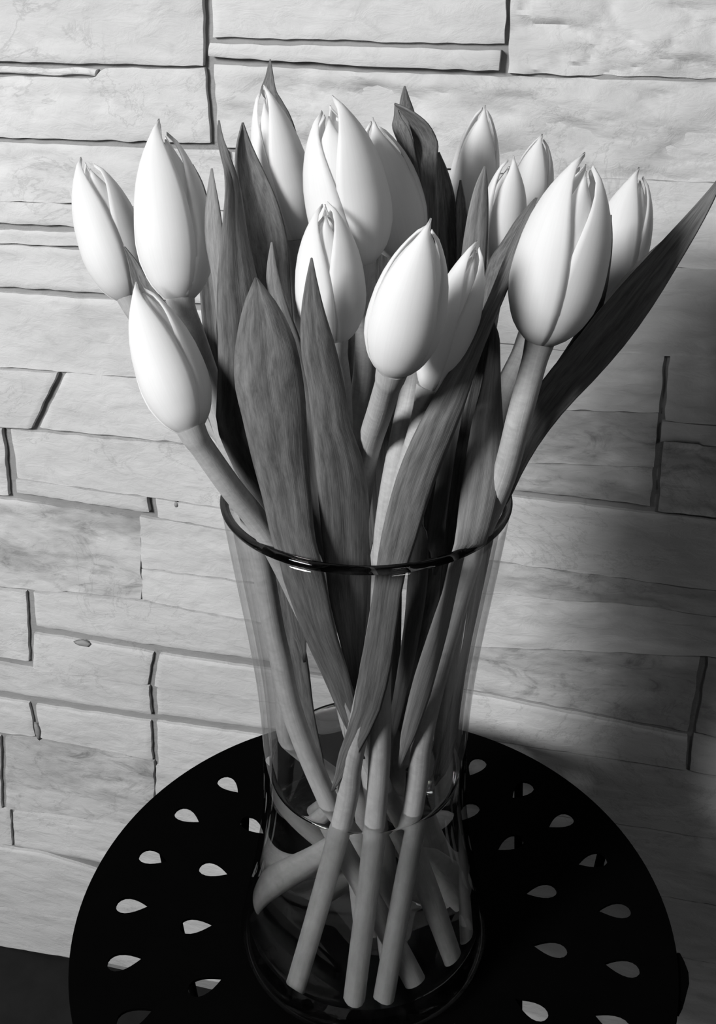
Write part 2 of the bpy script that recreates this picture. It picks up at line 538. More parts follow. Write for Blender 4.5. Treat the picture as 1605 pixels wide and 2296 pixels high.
STONES = [  # top edge, bottom edge (read off the photograph, mapped on to the wall plane), proud, roughness, stained
 ([(-250,-190),(462,-190)], [(-250,138),(457,150)], 0.15, 0.8, 0, 'BR'),
 ([(-250,143),(214,152)], [(-250,165),(210,173)], 0.0, 0.5, 0, 'TB'),
 ([(-250,171),(212,178),(230,156),(461,157)], [(-250,308),(474,325)], 0.05, 0.9, 0, 'BR'),
 ([(-250,314),(505,335)], [(-250,446),(165,455),(520,470)], -0.05, 1.4, 0, 'T'),
 ([(-250,453),(165,461),(520,478)], [(-250,500),(520,528)], 0.05, 0.8, 0, 'B'),
 ([(-250,507),(520,535)], [(-250,532),(190,552),(520,575)], 0.0, 0.4, 0, 'T'),
 ([(-250,538),(190,557),(520,582)], [(-250,632),(260,662),(500,690)], 0.1, 0.6, 0, 'TB'),
 ([(-250,643),(260,672),(500,700)], [(-250,815),(140,832),(520,862)], 0.0, 0.8, 0, 'T'),
 ([(-250,823),(132,838)], [(-250,945),(74,958)], 0.18, 0.5, 0, 'R'),
 ([(143,838),(520,868)], [(84,957),(530,1006)], 0.0, 0.6, 0, 'L'),
 ([(-250,951),(8,962)], [(-250,1098),(22,1110)], 0.1, 0.6, 0, 'R'),
 ([(20,964),(540,1012)], [(36,1070),(345,1113),(560,1146)], 0.05, 0.6, 0, 'L'),
 ([(38,1075),(335,1118)], [(40,1107),(337,1152)], 0.18, 0.3, 0, 'BR'),
 ([(345,1120),(560,1152)], [(350,1158),(590,1200)], 0.05, 0.4, 0, 'L'),
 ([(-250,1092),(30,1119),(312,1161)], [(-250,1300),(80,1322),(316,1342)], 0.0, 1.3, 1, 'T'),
 ([(314,1161),(600,1206)], [(318,1272),(610,1310)], 0.0, 0.8, 0, '.'),
 ([(318,1278),(612,1318)], [(320,1344),(625,1402)], 0.0, 0.6, 0, '.'),
 ([(72,1327),(320,1349),(625,1408)], [(80,1404),(330,1446),(640,1489)], 0.15, 0.35, 0, 'BL'),
 ([(-250,1308),(60,1330)], [(-250,1436),(67,1482)], 0.0, 0.4, 0, 'R'),
 ([(72,1418),(345,1463)], [(70,1498),(332,1536)], 0.0, 0.5, 0, 'TRL'),
 ([(353,1465),(650,1507)], [(342,1538),(650,1578)], 0.0, 0.4, 0, 'TL'),
 ([(-250,1446),(68,1501),(336,1541)], [(-250,1508),(60,1561),(341,1605)], 0.08, 0.5, 0, 'BR'),
 ([(348,1544),(650,1582)], [(351,1603),(660,1644)], 0.08, 0.4, 0, 'BL'),
 ([(-250,1522),(66,1577)], [(-250,1625),(80,1650)], 0.0, 0.6, 0, 'TR'),
 ([(76,1579),(338,1618)], [(86,1653),(343,1704)], 0.0, 0.6, 0, 'TLR'),
 ([(348,1617),(700,1666)], [(351,1714),(700,1762)], 0.0, 0.5, 0, 'TL'),
 ([(-250,1630),(2,1655)], [(-250,1785),(4,1812)], 0.0, 0.5, 0, 'R'),
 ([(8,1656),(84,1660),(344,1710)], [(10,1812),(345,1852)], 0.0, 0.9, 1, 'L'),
 ([(350,1720),(700,1768)], [(350,1850),(700,1898)], 0.0, 0.6, 0, '.'),
 ([(-250,1793),(24,1820)], [(-250,1865),(28,1896)], 0.0, 0.5, 0, 'R'),
 ([(31,1821),(345,1858),(700,1906)], [(34,1898),(215,1934),(700,2008)], 0.08, 0.6, 0, 'BR'),
 ([(-250,1875),(90,1912),(220,1952),(700,2022)], [(-250,2008),(108,2050),(700,2140)], 0.0, 0.6, 0, 'T'),
 ([(-250,2014),(106,2057),(700,2148)], [(-250,2080),(75,2133),(700,2236)], 0.0, 0.5, 0, '.'),
 ([(474,-190),(1142,-190)], [(473,87),(1130,103)], 0.0, 0.5, 0, 'LB'),
 ([(473,93),(1127,109)], [(471,129),(800,150),(1120,161)], 0.32, 0.5, 0, 'TBR'),
 ([(1144,-190),(1850,-190)], [(1136,161),(1850,184)], -0.05, 3.2, 0, 'L'),
 ([(474,141),(800,158),(1122,168),(1850,190)], [(486,328),(1100,385),(1370,400),(1850,418)], -0.1, 3.0, 0, 'TL'),
 ([(520,344),(1100,391),(1370,405),(1850,424)], [(540,540),(1380,588),(1850,625)], 0.0, 1.3, 0, '.'),
 ([(545,547),(1380,592),(1850,630)], [(560,690),(1270,784),(1850,812)], 0.0, 1.0, 0, '.'),
 ([(560,705),(1270,791),(1490,798)], [(560,850),(1200,914),(1480,926)], 0.0, 1.0, 0, 'R'),
 ([(1499,799),(1850,818)], [(1488,942),(1850,965)], 0.05, 0.6, 0, 'L'),
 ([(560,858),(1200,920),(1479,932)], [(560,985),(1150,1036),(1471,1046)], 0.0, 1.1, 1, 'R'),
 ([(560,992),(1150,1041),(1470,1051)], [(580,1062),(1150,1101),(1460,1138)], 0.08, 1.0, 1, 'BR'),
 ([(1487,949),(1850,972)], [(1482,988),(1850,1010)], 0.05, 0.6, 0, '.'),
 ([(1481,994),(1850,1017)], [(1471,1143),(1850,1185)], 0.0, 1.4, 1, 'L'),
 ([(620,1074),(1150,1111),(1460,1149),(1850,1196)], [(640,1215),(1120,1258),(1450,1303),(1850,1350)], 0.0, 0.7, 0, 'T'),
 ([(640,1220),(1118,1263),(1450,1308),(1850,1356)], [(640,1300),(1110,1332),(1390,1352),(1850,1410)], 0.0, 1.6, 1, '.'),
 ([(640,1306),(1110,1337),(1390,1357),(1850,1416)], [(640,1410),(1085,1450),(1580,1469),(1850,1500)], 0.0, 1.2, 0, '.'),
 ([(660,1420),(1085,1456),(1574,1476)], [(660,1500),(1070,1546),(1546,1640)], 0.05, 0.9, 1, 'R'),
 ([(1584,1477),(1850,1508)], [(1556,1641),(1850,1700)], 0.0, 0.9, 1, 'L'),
 ([(660,1512),(1070,1556),(1540,1650)], [(700,1610),(1050,1650),(1536,1725)], 0.05, 0.5, 0, 'T'),
 ([(1550,1652),(1850,1710)], [(1544,1727),(1850,1790)], 0.0, 0.5, 0, 'L'),
 ([(700,1618),(1050,1657),(1536,1734),(1850,1798)], [(700,1760),(1050,1800),(1450,1855),(1850,1920)], 0.0, 0.8, 0, '.'),
 ([(705,1770),(1450,1863),(1850,1930)], [(705,1900),(1450,2000),(1850,2080)], 0.0, 0.8, 0, '.'),
 ([(705,1910),(1450,2010),(1850,2090)], [(705,2010),(1450,2130),(1850,2215)], 0.0, 0.8, 0, '.'),
 ([(705,2020),(1450,2140),(1850,2225)], [(705,2145),(1450,2275),(1850,2360)], 0.0, 0.8, 0, '.'),
 ([(705,2155),(1450,2285),(1850,2370)], [(705,2236),(1450,2370),(1850,2440)], 0.0, 0.8, 0, '.'),
]
for i, (t, b, pr, rg, stn, op) in enumerate(STONES):
    stone(t, b, pr, rg, M_STAIN if stn else M_STONE, i + 1, op)

# dark lumps on the stones, coloured in for the shade of chipped hollows
for n_c, (px_, py_, a_, b_) in enumerate(((187, 1443, 24, 11), (84, 1640, 12, 22), (395, 1131, 7, 9))):
    cu_, cz_ = on_wall(px_, py_)
    eu_, ez_ = on_wall(px_ + a_, py_ + b_)
    ra, rb = abs(eu_ - cu_), abs(ez_ - cz_)
    cv = [wall_pt(cu_, cz_, 0.52)]
    for lev, (sc_, dep) in enumerate(((0.55, 0.51), (1.0, 0.34))):
        for k in range(12):
            th = 2 * math.pi * k / 12
            w_ = sc_ * (1 + 0.35 * noise.noise(Vector((math.cos(th) * 1.7, math.sin(th) * 1.7, n_c * 5.3))))
            cv.append(wall_pt(cu_ + ra * w_ * math.cos(th), cz_ + rb * w_ * math.sin(th), dep))
    cf = [(0, 1 + k, 1 + (k + 1) % 12) for k in range(12)] + [(1 + k, 13 + k, 13 + (k + 1) % 12, 1 + (k + 1) % 12) for k in range(12)] + [tuple(range(24, 12, -1))]
    o = mesh_obj('chip_shade', cv, cf, M_MORTAR, wall)
    fix_normals(o)

# ------------------------------------------------------------------ the perforated table
TX, TY, TR = 0.5, 0.84, 16.97
table = empty('side_table', (TX, TY, FLOOR_Z), 'round black metal side table with teardrop holes, under the glass vase', 'side table')

def teardrop(ang, rho, ln, wd):
    """outline of one hole: round end outwards, point towards the middle"""
    pts = []
    n = 20
    for k in range(n):
        th = 2 * math.pi * k / n
        x = 0.5 * ln * math.cos(th)
        w = 0.5 * wd * math.sin(th) * (math.sin(th / 2 + math.pi / 2) ** 2 if False else (0.5 + 0.5 * math.cos(th)) ** 0.55)
        pts.append((x, w * 1.25))
    ca, sa = math.cos(ang), math.sin(ang)
    return [((rho + x) * ca - y * sa, (rho + x) * sa + y * ca) for x, y in pts]

outer = [132.3, 147.2, 162.5, 177.2, 192.4, 206.9, 221.5, 236, 250.5, 265, 279.5, 294, 308.5, 1.4 - 14.8 * 2, -14.0, 1.4, 16.4, 30.6, 44.6, 59.2, 73.8, 88.4, 103, 117.6]
inner = [138, 161.2, 184, 206.3, 229, 251.6, 274.5, 297, 324.8 - 5, -35.2, -12.6, 9.6, 31.7, 51.8, 73, 94.5, 116]
inner.remove(324.8 - 5)
cu = bpy.data.curves.new('top_outline', 'CURVE')
cu.dimensions = '2D'
cu.fill_mode = 'BOTH'
cu.extrude = 0.09 * S
def add_spline(pts):
    sp = cu.splines.new('POLY')
    sp.points.add(len(pts) - 1)
    for q, (x, y) in zip(sp.points, pts):
        q.co = (x * S, y * S, 0, 1)
    sp.use_cyclic_u = True
add_spline([((TR - 0.05) * math.cos(2 * math.pi * k / 160), (TR - 0.05) * math.sin(2 * math.pi * k / 160)) for k in range(160)])
for a in outer:
    add_spline(teardrop(math.radians(a), 13.95, 1.92, 1.20))
for a in inner:
    add_spline(teardrop(math.radians(a), 10.05, 1.92, 1.14))
tmp = bpy.data.objects.new('top_outline', cu)
COL.objects.link(tmp)
dg = bpy.context.evaluated_depsgraph_get()
me = bpy.data.meshes.new_from_object(tmp.evaluated_get(dg))
bpy.data.objects.remove(tmp)
bpy.data.curves.remove(cu)
me.materials.clear()
me.materials.append(M_TABLE)
top = bpy.data.objects.new('tabletop', me)
COL.objects.link(top)
top.parent = table
top.location = (0, 0, (-0.09 - FLOOR_Z) * S)

# turned-down edge of the top
v, f = lathe([(TR - 0.30, -0.06), (TR - 0.10, 0.0), (TR, -0.10), (TR, -1.75), (TR - 0.09, -1.85), (TR - 0.25, -1.75), (TR - 0.25, -0.2), (TR - 0.30, -0.06)], 160, (TX, TY))
o = mesh_obj('table_edge', v, f, M_TABLE, table)
fix_normals(o, 40)

def rod(name, pts, r, parent, mat=M_TABLE, n=40):
    P = [Vector(p) for p in spline(pts, n)]
    vv, ff = tube(P, [r] * len(P), 10)
    oo = mesh_obj(name, vv, ff, mat, parent)
    fix_normals(oo, 50)
    return oo

for c_deg in (136, 37, -52, -126):           # four bent-rod legs
    a1, a2, am = (math.radians(c_deg + q) for q in (-14, 14, 0))
    rr = TR - 0.9
    foot = FLOOR_Z + 0.33
    P1 = (TX + rr * math.cos(a1), TY + rr * math.sin(a1))
    P2 = (TX + rr * math.cos(a2), TY + rr * math.sin(a2))
    Q1 = (TX + (rr + 1.0) * math.cos(am - 0.03), TY + (rr + 1.0) * math.sin(am - 0.03))
    Q2 = (TX + (rr + 1.0) * math.cos(am + 0.03), TY + (rr + 1.0) * math.sin(am + 0.03))
    rod('leg', [(*P1, -0.25), (P1[0] * .5 + Q1[0] * .5, P1[1] * .5 + Q1[1] * .5, FLOOR_Z * .5), (*Q1, foot + 0.6),
                ((Q1[0] + Q2[0]) / 2, (Q1[1] + Q2[1]) / 2, foot), (*Q2, foot + 0.6),
                (P2[0] * .5 + Q2[0] * .5, P2[1] * .5 + Q2[1] * .5, FLOOR_Z * .5), (*P2, -0.25)], 0.3, table, n=60)
# small lug on the right edge
la = math.radians(-13)
lc = Vector((TX + (TR + 0.12) * math.cos(la), TY + (TR + 0.12) * math.sin(la), -0.75))
ru, rt = Vector((math.cos(la), math.sin(la), 0)), Vector((-math.sin(la), math.cos(la), 0))
lv, lf = [], []
prof = [(-1.5, 0.0), (-1.0, 0.22), (-0.35, 0.40), (0.35, 0.40), (1.0, 0.22), (1.5, 0.0)]
for zz in (-0.7, 0.6):
    for (t_, d_) in prof:
        lv.append(lc + rt * t_ + ru * d_ + Vector((0, 0, zz)))
    for (t_, d_) in reversed(prof):
        lv.append(lc + rt * t_ + ru * (-0.15) + Vector((0, 0, zz)))
n_ = len(prof) * 2
lf = [tuple(range(n_)), tuple(range(2 * n_ - 1, n_ - 1, -1))] + [(k, (k + 1) % n_, n_ + (k + 1) % n_, n_ + k) for k in range(n_)]
o = mesh_obj('lug', lv, lf, M_TABLE, table, smooth=False)
fix_normals(o)

# ------------------------------------------------------------------ the vase and its water
VASE_H = 28.0
R_OUT = [(0.0, 6.35), (0.25, 6.72), (0.9, 6.88), (2.0, 6.66), (3.7, 6.32), (5.5, 5.92), (7.0, 5.66), (8.4, 5.44), (9.6, 5.27), (10.8, 5.18), (12.8, 5.10),
         (15.0, 5.06), (16.5, 5.10), (18.4, 5.20), (21.0, 5.44), (24.0, 5.80), (26.5, 6.08), (28.0, 6.23)]
TH = 0.30
BASE_T = 0.9
def r_out(z):
    return lerp_table(R_OUT, z)
def r_in(z):
    return r_out(z) - TH
vase = empty('flower_vase', (0, 0, 0), 'clear flared glass vase half full of water, holding the tulips', 'vase')
zs = [R_OUT[0][0], 0.1, 0.25, 0.55, 0.9] + [1.4 + 0.5 * k for k in range(53)]
zs = [z for z in zs if z < 27.75] + [27.75]
def smooth_r(z):
    if z < 1.2:
        return r_out(z)
    return (r_out(z - 0.7) + 2 * r_out(z) + r_out(min(28, z + 0.7))) / 4 if z > 1.8 else r_out(z)
prof_out = [(0, 0.22), (3.6, 0.2), (5.6, 0.0)] + [(smooth_r(z), z) for z in zs]
rim = []
prof_in = [(smooth_r(z) - TH, z) for z in reversed([z for z in zs if z > 1.8])] + [(6.05, 1.45), (5.6, 1.12), (4.8, 0.95), (3.0, 0.9), (0, 0.9)]
v, f = lathe(prof_out + rim + prof_in, 128)
glass = mesh_obj('glass_body', v, f, M_GLASS, vase)
fix_normals(glass)
rp = [(6.075 + 0.185 * math.cos(2 * math.pi * k / 14), 27.93 + 0.19 * math.sin(2 * math.pi * k / 14)) for k in range(15)]
v, f = lathe(rp, 128)
vrim = mesh_obj('rim', v, f, M_RIM, vase)
fix_normals(vrim)

WATER_Z = 12.4
wz = [z for z in zs if 1.8 < z < WATER_Z - 0.2]
wp = [(0, 0.92), (3.0, 0.92), (4.75, 0.97), (5.5, 1.14), (5.98, 1.47)] + [(smooth_r(z) - TH - 0.02, z) for z in wz]
rw = smooth_r(WATER_Z) - TH - 0.02
wp += [(rw, WATER_Z), (rw, WATER_Z + 0.17), (rw - 0.05, WATER_Z + 0.16), (rw - 0.13, WATER_Z + 0.07), (rw - 0.22, WATER_Z + 0.02), (rw - 0.34, WATER_Z), (2.0, WATER_Z), (0, WATER_Z)]
v, f = lathe(wp, 128)
water = mesh_obj('water', v, f, M_WATER, None, loc=(0, 0, 0.92))
water['label'] = 'still clear water filling the lower part of the glass vase'
water['category'] = 'water'
fix_normals(water)
# the wet glass bottom is in optical contact with the base: no second refraction there
mb, ntb, bb, ob = nodes_of('wet_glass_bottom')
ntb.nodes.remove(bb)
tb = ntb.nodes.new('ShaderNodeBsdfTransparent')
tb.inputs['Color'].default_value = (0.9, 0.9, 0.9, 1)
ntb.links.new(tb.outputs[0], ob.inputs['Surface'])
water.data.materials.append(mb)
for p in water.data.polygons:
    if p.center.z * 100 + 0.92 < 1.4:
        p.material_index = 1

def clamp_in(p, margin):
    """keep plant tissue inside the vase"""
    z = p.z
    if z > 27.6:
        lim = r_in(27.6) - margin + (z - 27.6) * 1.6
    else:
        lim = r_in(max(z, 1.5)) - margin
    if z < 2.2:
        lim = min(lim, 5.9 - margin)
    r = math.hypot(p.x, p.y)
    if z < 36 and r > lim:
        k = lim / r
        p = Vector((p.x * k, p.y * k, z))
    return p

# ------------------------------------------------------------------ tulips
PROFILE = [(0, .12), (.02, .30), (.05, .47), (.10, .66), (.17, .82), (.26, .95), (.36, 1.0), (.46, .98), (.56, .935), (.66, .845), (.76, .71), (.86, .52), (.94, .31), (1.0, .07)]

def bud(root, base, tip, rmax, phase, opening=0.0, seed=0):
    ax = tip - base
    L = ax.length
    ax.normalize()
    tocam = (CAM - base)
    fx = (tocam - ax * tocam.dot(ax)).normalized()
    fy = ax.cross(fx)
    rnd = random.Random(seed)
    for layer in (0, 1):
        for k in range(3):
            th0 = math.radians(phase) + k * 2 * math.pi / 3 + layer * math.pi / 3
            ln = L * (1.0 if k == 0 and layer == 0 else 0.99 - 0.06 * rnd.random()) * (1.0 if layer == 0 else 0.94)
            rs = 1.0 if layer == 0 else 0.90
            op = opening * (0.6 + 0.8 * rnd.random())
            hw = math.radians(66 if layer == 0 else 62)
            rows = []
            NV, NU = 20, 12
            for i in range(NV + 1):
                v = i / NV
                v_ = v ** 1.15
                rho = rmax * rs * (lerp_table(PROFILE, v_))
                rho += rmax * op * max(0, v_ - 0.35) ** 1.5
                w = hw * max(0.0, 1 - v_ ** 3.4) ** 0.75
                row = []
                for j in range(NU + 1):
                    u = j / NU * 2 - 1
                    th = th0 + u * w
                    # each petal lifts a little at one edge, and has a faint keel along the middle
                    r = rho * (1 + 0.028 * u * (1 - v_) + 0.015 * math.exp(-(u / 0.22) ** 2) * v_ - 0.05 * u * u) + 0.02
                    row.append(base + ax * (ln * v_ * (1 - 0.02 * u * u)) + (fx * math.cos(th) + fy * math.sin(th)) * r)
                rows.append(row)
            vv, ff, uu = sheet(rows, 0.06)
            mesh_obj('petal', vv, ff, M_PETAL, root, uvs=uu)

def tulip(label, base, tip, width_px, phase, opening, stem, foot, seed):
    """base, tip and stem points are (px, py, depth); foot is (x, y) on the vase floor"""
    B, T = at(*base), at(*tip)
    dist = (B - CAM).dot(F_)
    rmax = width_px / 2 / FPX * dist * 0.97
    P = [B] + [clamp_in(at(*q), 0.5) for q in stem]
    ftp = Vector((foot[0], foot[1], 1.35))
    P.append(ftp)
    # the stem meets the bud along the bud's own axis
    pts = [Vector(q) for q in spline([tuple(q) for q in P], 14 * len(P))]
    pts = [clamp_in(q, 0.5) for q in pts]
    ax = (T - B).normalized()
    pts[0] = B + ax * 0.25
    root = empty('tulip', (foot[0], foot[1], 1.35), label, 'tulip', 'white tulips in the glass vase')
    n = len(pts)
    rad = []
    for i in range(n):
        d = (pts[i] - pts[0]).length
        rad.append(0.45 + 0.07 * i / n + 0.10 * math.exp(-(d / 0.5) ** 2))
    vv, ff = tube(pts, rad, 14)
    # uv: around / along
    uvs = [(k / 14 * 0.6, i / n * 5) for i in range(n) for k in range(14)]
    o = mesh_obj('stem', vv, ff, M_STEM, root, uvs=uvs)
    fix_normals(o, 60)
    bud(root, B, T, rmax, phase, opening, seed)
    return root

def leaf(root, rows, bulge=0.5, mat=None, ripple=0.0, n=34, label=None):
    """rows: (xl, yl, Yl, xr, yr, Yr) from the tip downwards; a channelled blade with real depth"""
    la, lb = rows[-2], rows[-1]
    mid = [(lb[k] + lb[k + 3]) / 2 for k in range(3)]
    dirn = [mid[k] - (la[k] + la[k + 3]) / 2 for k in range(3)]
    nrm = math.hypot(dirn[0], dirn[1])
    rows = list(rows)
    for adv, wf in ((45, 0.5), (90, 0.12)):                   # the blade narrows to its sheath
        c = [mid[k] + dirn[k] / nrm * adv for k in range(3)]
        hw = [(lb[k + 3] - lb[k]) / 2 * wf for k in range(3)]
        rows.append(tuple(c[k] - hw[k] for k in range(3)) + tuple(c[k] + hw[k] for k in range(3)))
    R = spline(rows, n)
    NU = 10
    grid = []
    for i, (xl, yl, Yl, xr, yr, Yr) in enumerate(R):
        a, b = at(xl, yl, Yl), at(xr, yr, Yr)
        wd = (b - a).length
        row = []
        tc = (CAM - (a + b) * 0.5).normalized()
        for j in range(NU + 1):
            s = j / NU
            p = a.lerp(b, s)
            c = 1 - (2 * s - 1) ** 2
            p = p + tc * (bulge * wd * 0.45 * c)
            p = p + tc * (-0.05 * wd * math.exp(-((s - 0.5) / 0.07) ** 2))     # midrib groove
            if ripple:
                p = p + tc * ripple * noise.noise(Vector((i * 0.22, s * 1.5, ripple * 9 + xl * 0.01))) * wd
            row.append(clamp_in(p, 0.22))
        grid.append(row)
    vv, ff, uu = sheet(grid, 0.07)
    L = len(R)
    o = mesh_obj('leaf', vv, ff, mat or M_LEAF, root, uvs=[(u, v) for u, v in uu])
    fix_normals(o)
    if label:
        o['label'] = label
    return o

t1 = tulip('tulip farthest left, leaning outward with its petals parted, behind the big left bud',
           (292, 676, 4.0), (190, 352, 6.4), 150, -48, 0.20, [(395, 850, 3.2), (520, 1060, 2.6), (575, 1220, 2.2), (620, 1450, 2.2), (640, 1650, 1.5)], (2.6, 2.2), 1)
t2 = tulip('large upright white tulip left of centre, above the low leaning bud',
           (405, 680, -1.5), (362, 268, 0.9), 176, -33, 0.05, [(440, 770, -1.2), (515, 1000, -1.0), (578, 1220, -1.2), (622, 1450, -1.6), (690, 1690, -2.4)], (2.3, -3.8), 2)
t3 = tulip('lowest tulip on the left, leaning left on a pale curved stem over the rim',
           (432, 972, -5.0), (308, 632, -2.6), 158, -30, 0.0, [(515, 1090, -4.6), (600, 1202, -4.0), (690, 1380, -3.6), (790, 1600, -2.6), (870, 1800, -1.6)], (4.1, -2.6), 3)
t4 = tulip('slim tulip with the highest tip, behind a broad dark leaf left of centre',
           (668, 545, 2.5), (588, 190, 2.5), 124, 35, 0.0, [(690, 800, 2.6), (715, 1200, 2.0), (760, 1500, 1.5), (810, 1700, 1.0)], (3.4, 1.4), 4)
t5 = tulip('largest tulip at the top centre, with several parted petal tips',
           (810, 600, -1.0), (732, 216, -0.5), 190, 48, 0.16, [(822, 700, -0.6), (818, 830, -0.4), (800, 980, -0.2), (806, 1250, 0.0), (850, 1550, 0.0), (885, 1720, 0.2)], (1.8, 3.2), 5)
t6 = tulip('shaded tulip tucked behind the right side of the largest top tulip',
           (905, 580, 2.2), (835, 262, 2.0), 150, 0, 0.0, [(940, 720, 0.0), (928, 850, -2.6), (902, 980, -3.8), (876, 1120, -4.2), (862, 1250, -3.9), (852, 1500, -3.4), (846, 1780, -3.7)], (-0.5, -4.9), 6)
t7 = tulip('tulip in the middle with a pointed dark leaf standing before it',
           (748, 775, -3.6), (728, 452, -2.6), 158, 60, 0.0, [(762, 900, -2.8), (772, 1200, -1.6), (790, 1480, -1.2), (835, 1760, -1.4)], (1.1, -1.6), 7)
t8 = tulip('front tulip right of centre, closed bud tilted right, clear of any leaf',
           (876, 842, -7.0), (968, 487, -7.4), 172, -10, 0.0, [(852, 920, -5.4), (820, 1030, -3.4), (798, 1200, -2.0), (780, 1450, -1.4), (800, 1700, -0.8)], (0.2, 0.8), 8)
t9 = tulip('shaded half-hidden tulip just right of the front bud, behind a long leaf',
           (962, 882, -4.6), (1074, 540, -4.2), 118, -50, 0.0, [(938, 980, -4.8), (902, 1100, -4.6), (876, 1250, -4.3), (832, 1500, -3.9), (790, 1700, -3.9), (770, 1830, -3.9)], (-3.3, -4.2), 9)
t10 = tulip('pale tulip at the back right of centre, merging with the bright wall',
           (1045, 520, 6.0), (1088, 235, 6.0), 108, 0, 0.05, [(1010, 800, 5.0), (955, 1200, 3.2), (885, 1700, 2.0)], (-3.0, 3.2), 10)
t11 = tulip('small tulip between a grey leaf and the big right-hand tulip',
           (1112, 600, 1.8), (1148, 348, 2.0), 104, 25, 0.10, [(1070, 850, 2.0), (1000, 1300, 1.2), (905, 1650, 0.4)], (-4.6, 0.6), 11)
t12 = tulip('small back tulip whose tip rises left of the big right-hand tulip',
           (1168, 520, 5.0), (1217, 300, 5.2), 98, -15, 0.0, [(1205, 650, 3.4), (1176, 780, 1.8), (1122, 905, 0.8), (1060, 1150, 0.2), (965, 1500, 0.2), (905, 1700, 0.4)], (-1.2, 3.8), 12)
t13 = tulip('big upright tulip on the right with petal tips parted at the top',
           (1208, 772, -4.5), (1322, 342, -4.6), 208, -50, 0.10, [(1168, 920, -5.2), (1128, 1070, -4.4), (1072, 1250, -3.3), (988, 1480, -2.7), (948, 1650, -2.8), (930, 1790, -3.0)], (0.9, -4.8), 13)
t14 = tulip('rightmost tulip, shaded, behind the big right tulip and above the long diagonal leaf',
           (1345, 690, 2.5), (1436, 375, 3.0), 138, -20, 0.12, [(1260, 860, 2.4), (1130, 1120, 2.0), (1060, 1350, 1.8), (1012, 1600, 1.4), (995, 1740, 0.8)], (4.7, -1.4), 14)

# leaves: tip first, each side with its own depth -------------------------------------------------
# broad front left leaf
leaf(t3, [(572, 622, -4.2, 576, 624, -4.2), (545, 690, -4.6, 626, 690, -4.4), (528, 780, -4.9, 662, 768, -4.6), (527, 860, -5.1, 680, 862, -4.8),
          (545, 940, -5.2, 686, 935, -5.0), (566, 1030, -5.1, 688, 1020, -5.0), (590, 1120, -5.0, 697, 1110, -5.0), (610, 1210, -4.7, 706, 1205, -4.9),
          (640, 1310, -4.4, 730, 1300, -4.7), (680, 1420, -4.0, 752, 1410, -4.3), (726, 1520, -3.4, 782, 1510, -3.6), (770, 1620, -2.9, 805, 1610, -3.0)], 0.35, None, 0.06)
# tall twisted leaf behind it
leaf(t2, [(489, 270, -2.4, 492, 270, -2.4), (488, 310, -2.4, 502, 312, -2.5), (496, 350, -2.5, 516, 350, -2.7), (504, 400, -2.8, 534, 404, -2.4), (503, 450, -3.0, 544, 456, -2.6),
          (497, 520, -3.2, 553, 520, -2.8), (490, 600, -3.4, 570, 600, -2.9), (486, 680, -3.5, 590, 680, -3.0), (489, 780, -3.6, 610, 780, -3.0), (488, 860, -3.6, 620, 860, -3.2),
          (486, 950, -3.6, 625, 950, -3.4), (512, 1022, -3.6, 630, 1020, -3.4), (548, 1090, -3.4, 640, 1090, -3.2), (590, 1150, -3.2, 650, 1150, -3.0), (620, 1230, -2.8, 670, 1220, -2.8), (650, 1400, -2.4, 690, 1390, -2.4)], 0.25, None, 0.10)
# small folded leaf on its left
leaf(t2, [(474, 378, -1.2, 476, 378, -1.2), (466, 430, -1.4, 486, 430, -1.6), (461, 480, -1.5, 495, 480, -1.8), (462, 540, -1.6, 502, 540, -2.0), (474, 610, -1.8, 505, 610, -2.1),
          (484, 690, -1.8, 512, 690, -2.1), (490, 800, -1.8, 520, 800, -2.0), (500, 950, -1.8, 540, 950, -2.0), (540, 1100, -1.8, 590, 1100, -1.8)], 0.45, M_LEAF_PALE)
# broad dark leaf before the slim tall tulip
leaf(t4, [(543, 275, 1.2, 545, 275, 1.2), (530, 330, 1.0, 566, 330, 1.2), (528, 390, 0.8, 594, 390, 1.1), (536, 460, 0.6, 622, 455, 1.0), (546, 540, 0.5, 642, 530, 1.0),
          (560, 620, 0.4, 650, 610, 1.0), (575, 720, 0.3, 655, 700, 0.8), (600, 900, 0.2, 680, 900, 0.6), (640, 1150, 0.0, 720, 1150, 0.4), (690, 1350, -0.2, 750, 1350, 0.2)], -0.5)
# narrow twisted leaf behind the slim tall tulip
leaf(t4, [(605, 133, 4.4, 607, 133, 4.4), (596, 172, 4.5, 613, 172, 4.3), (586, 205, 4.6, 620, 205, 4.2), (606, 235, 4.4, 634, 228, 4.2), (618, 265, 4.2, 652, 262, 4.2), (625, 320, 4.2, 668, 315, 4.2),
          (632, 420, 4.2, 682, 420, 4.2), (640, 560, 4.0, 694, 560, 4.0), (660, 800, 3.6, 700, 800, 3.6), (700, 1150, 2.8, 735, 1150, 2.8)], 0.2, None, 0.1)
# pointed leaf before the middle tulip
leaf(t7, [(697, 578, -5.2, 700, 578, -5.2), (684, 640, -5.2, 712, 636, -5.2), (675, 710, -5.2, 728, 700, -5.2), (676, 790, -5.2, 752, 780, -5.0), (692, 880, -5.1, 772, 870, -4.9),
          (700, 960, -5.0, 784, 950, -4.7), (708, 1040, -4.9, 812, 1030, -4.4), (715, 1130, -4.7, 826, 1125, -4.1), (726, 1240, -4.2, 824, 1240, -3.7), (740, 1350, -3.6, 822, 1350, -3.2),
          (765, 1450, -2.8, 815, 1450, -2.7), (790, 1560, -2.1, 815, 1560, -2.1)], 0.30, None, 0.06)
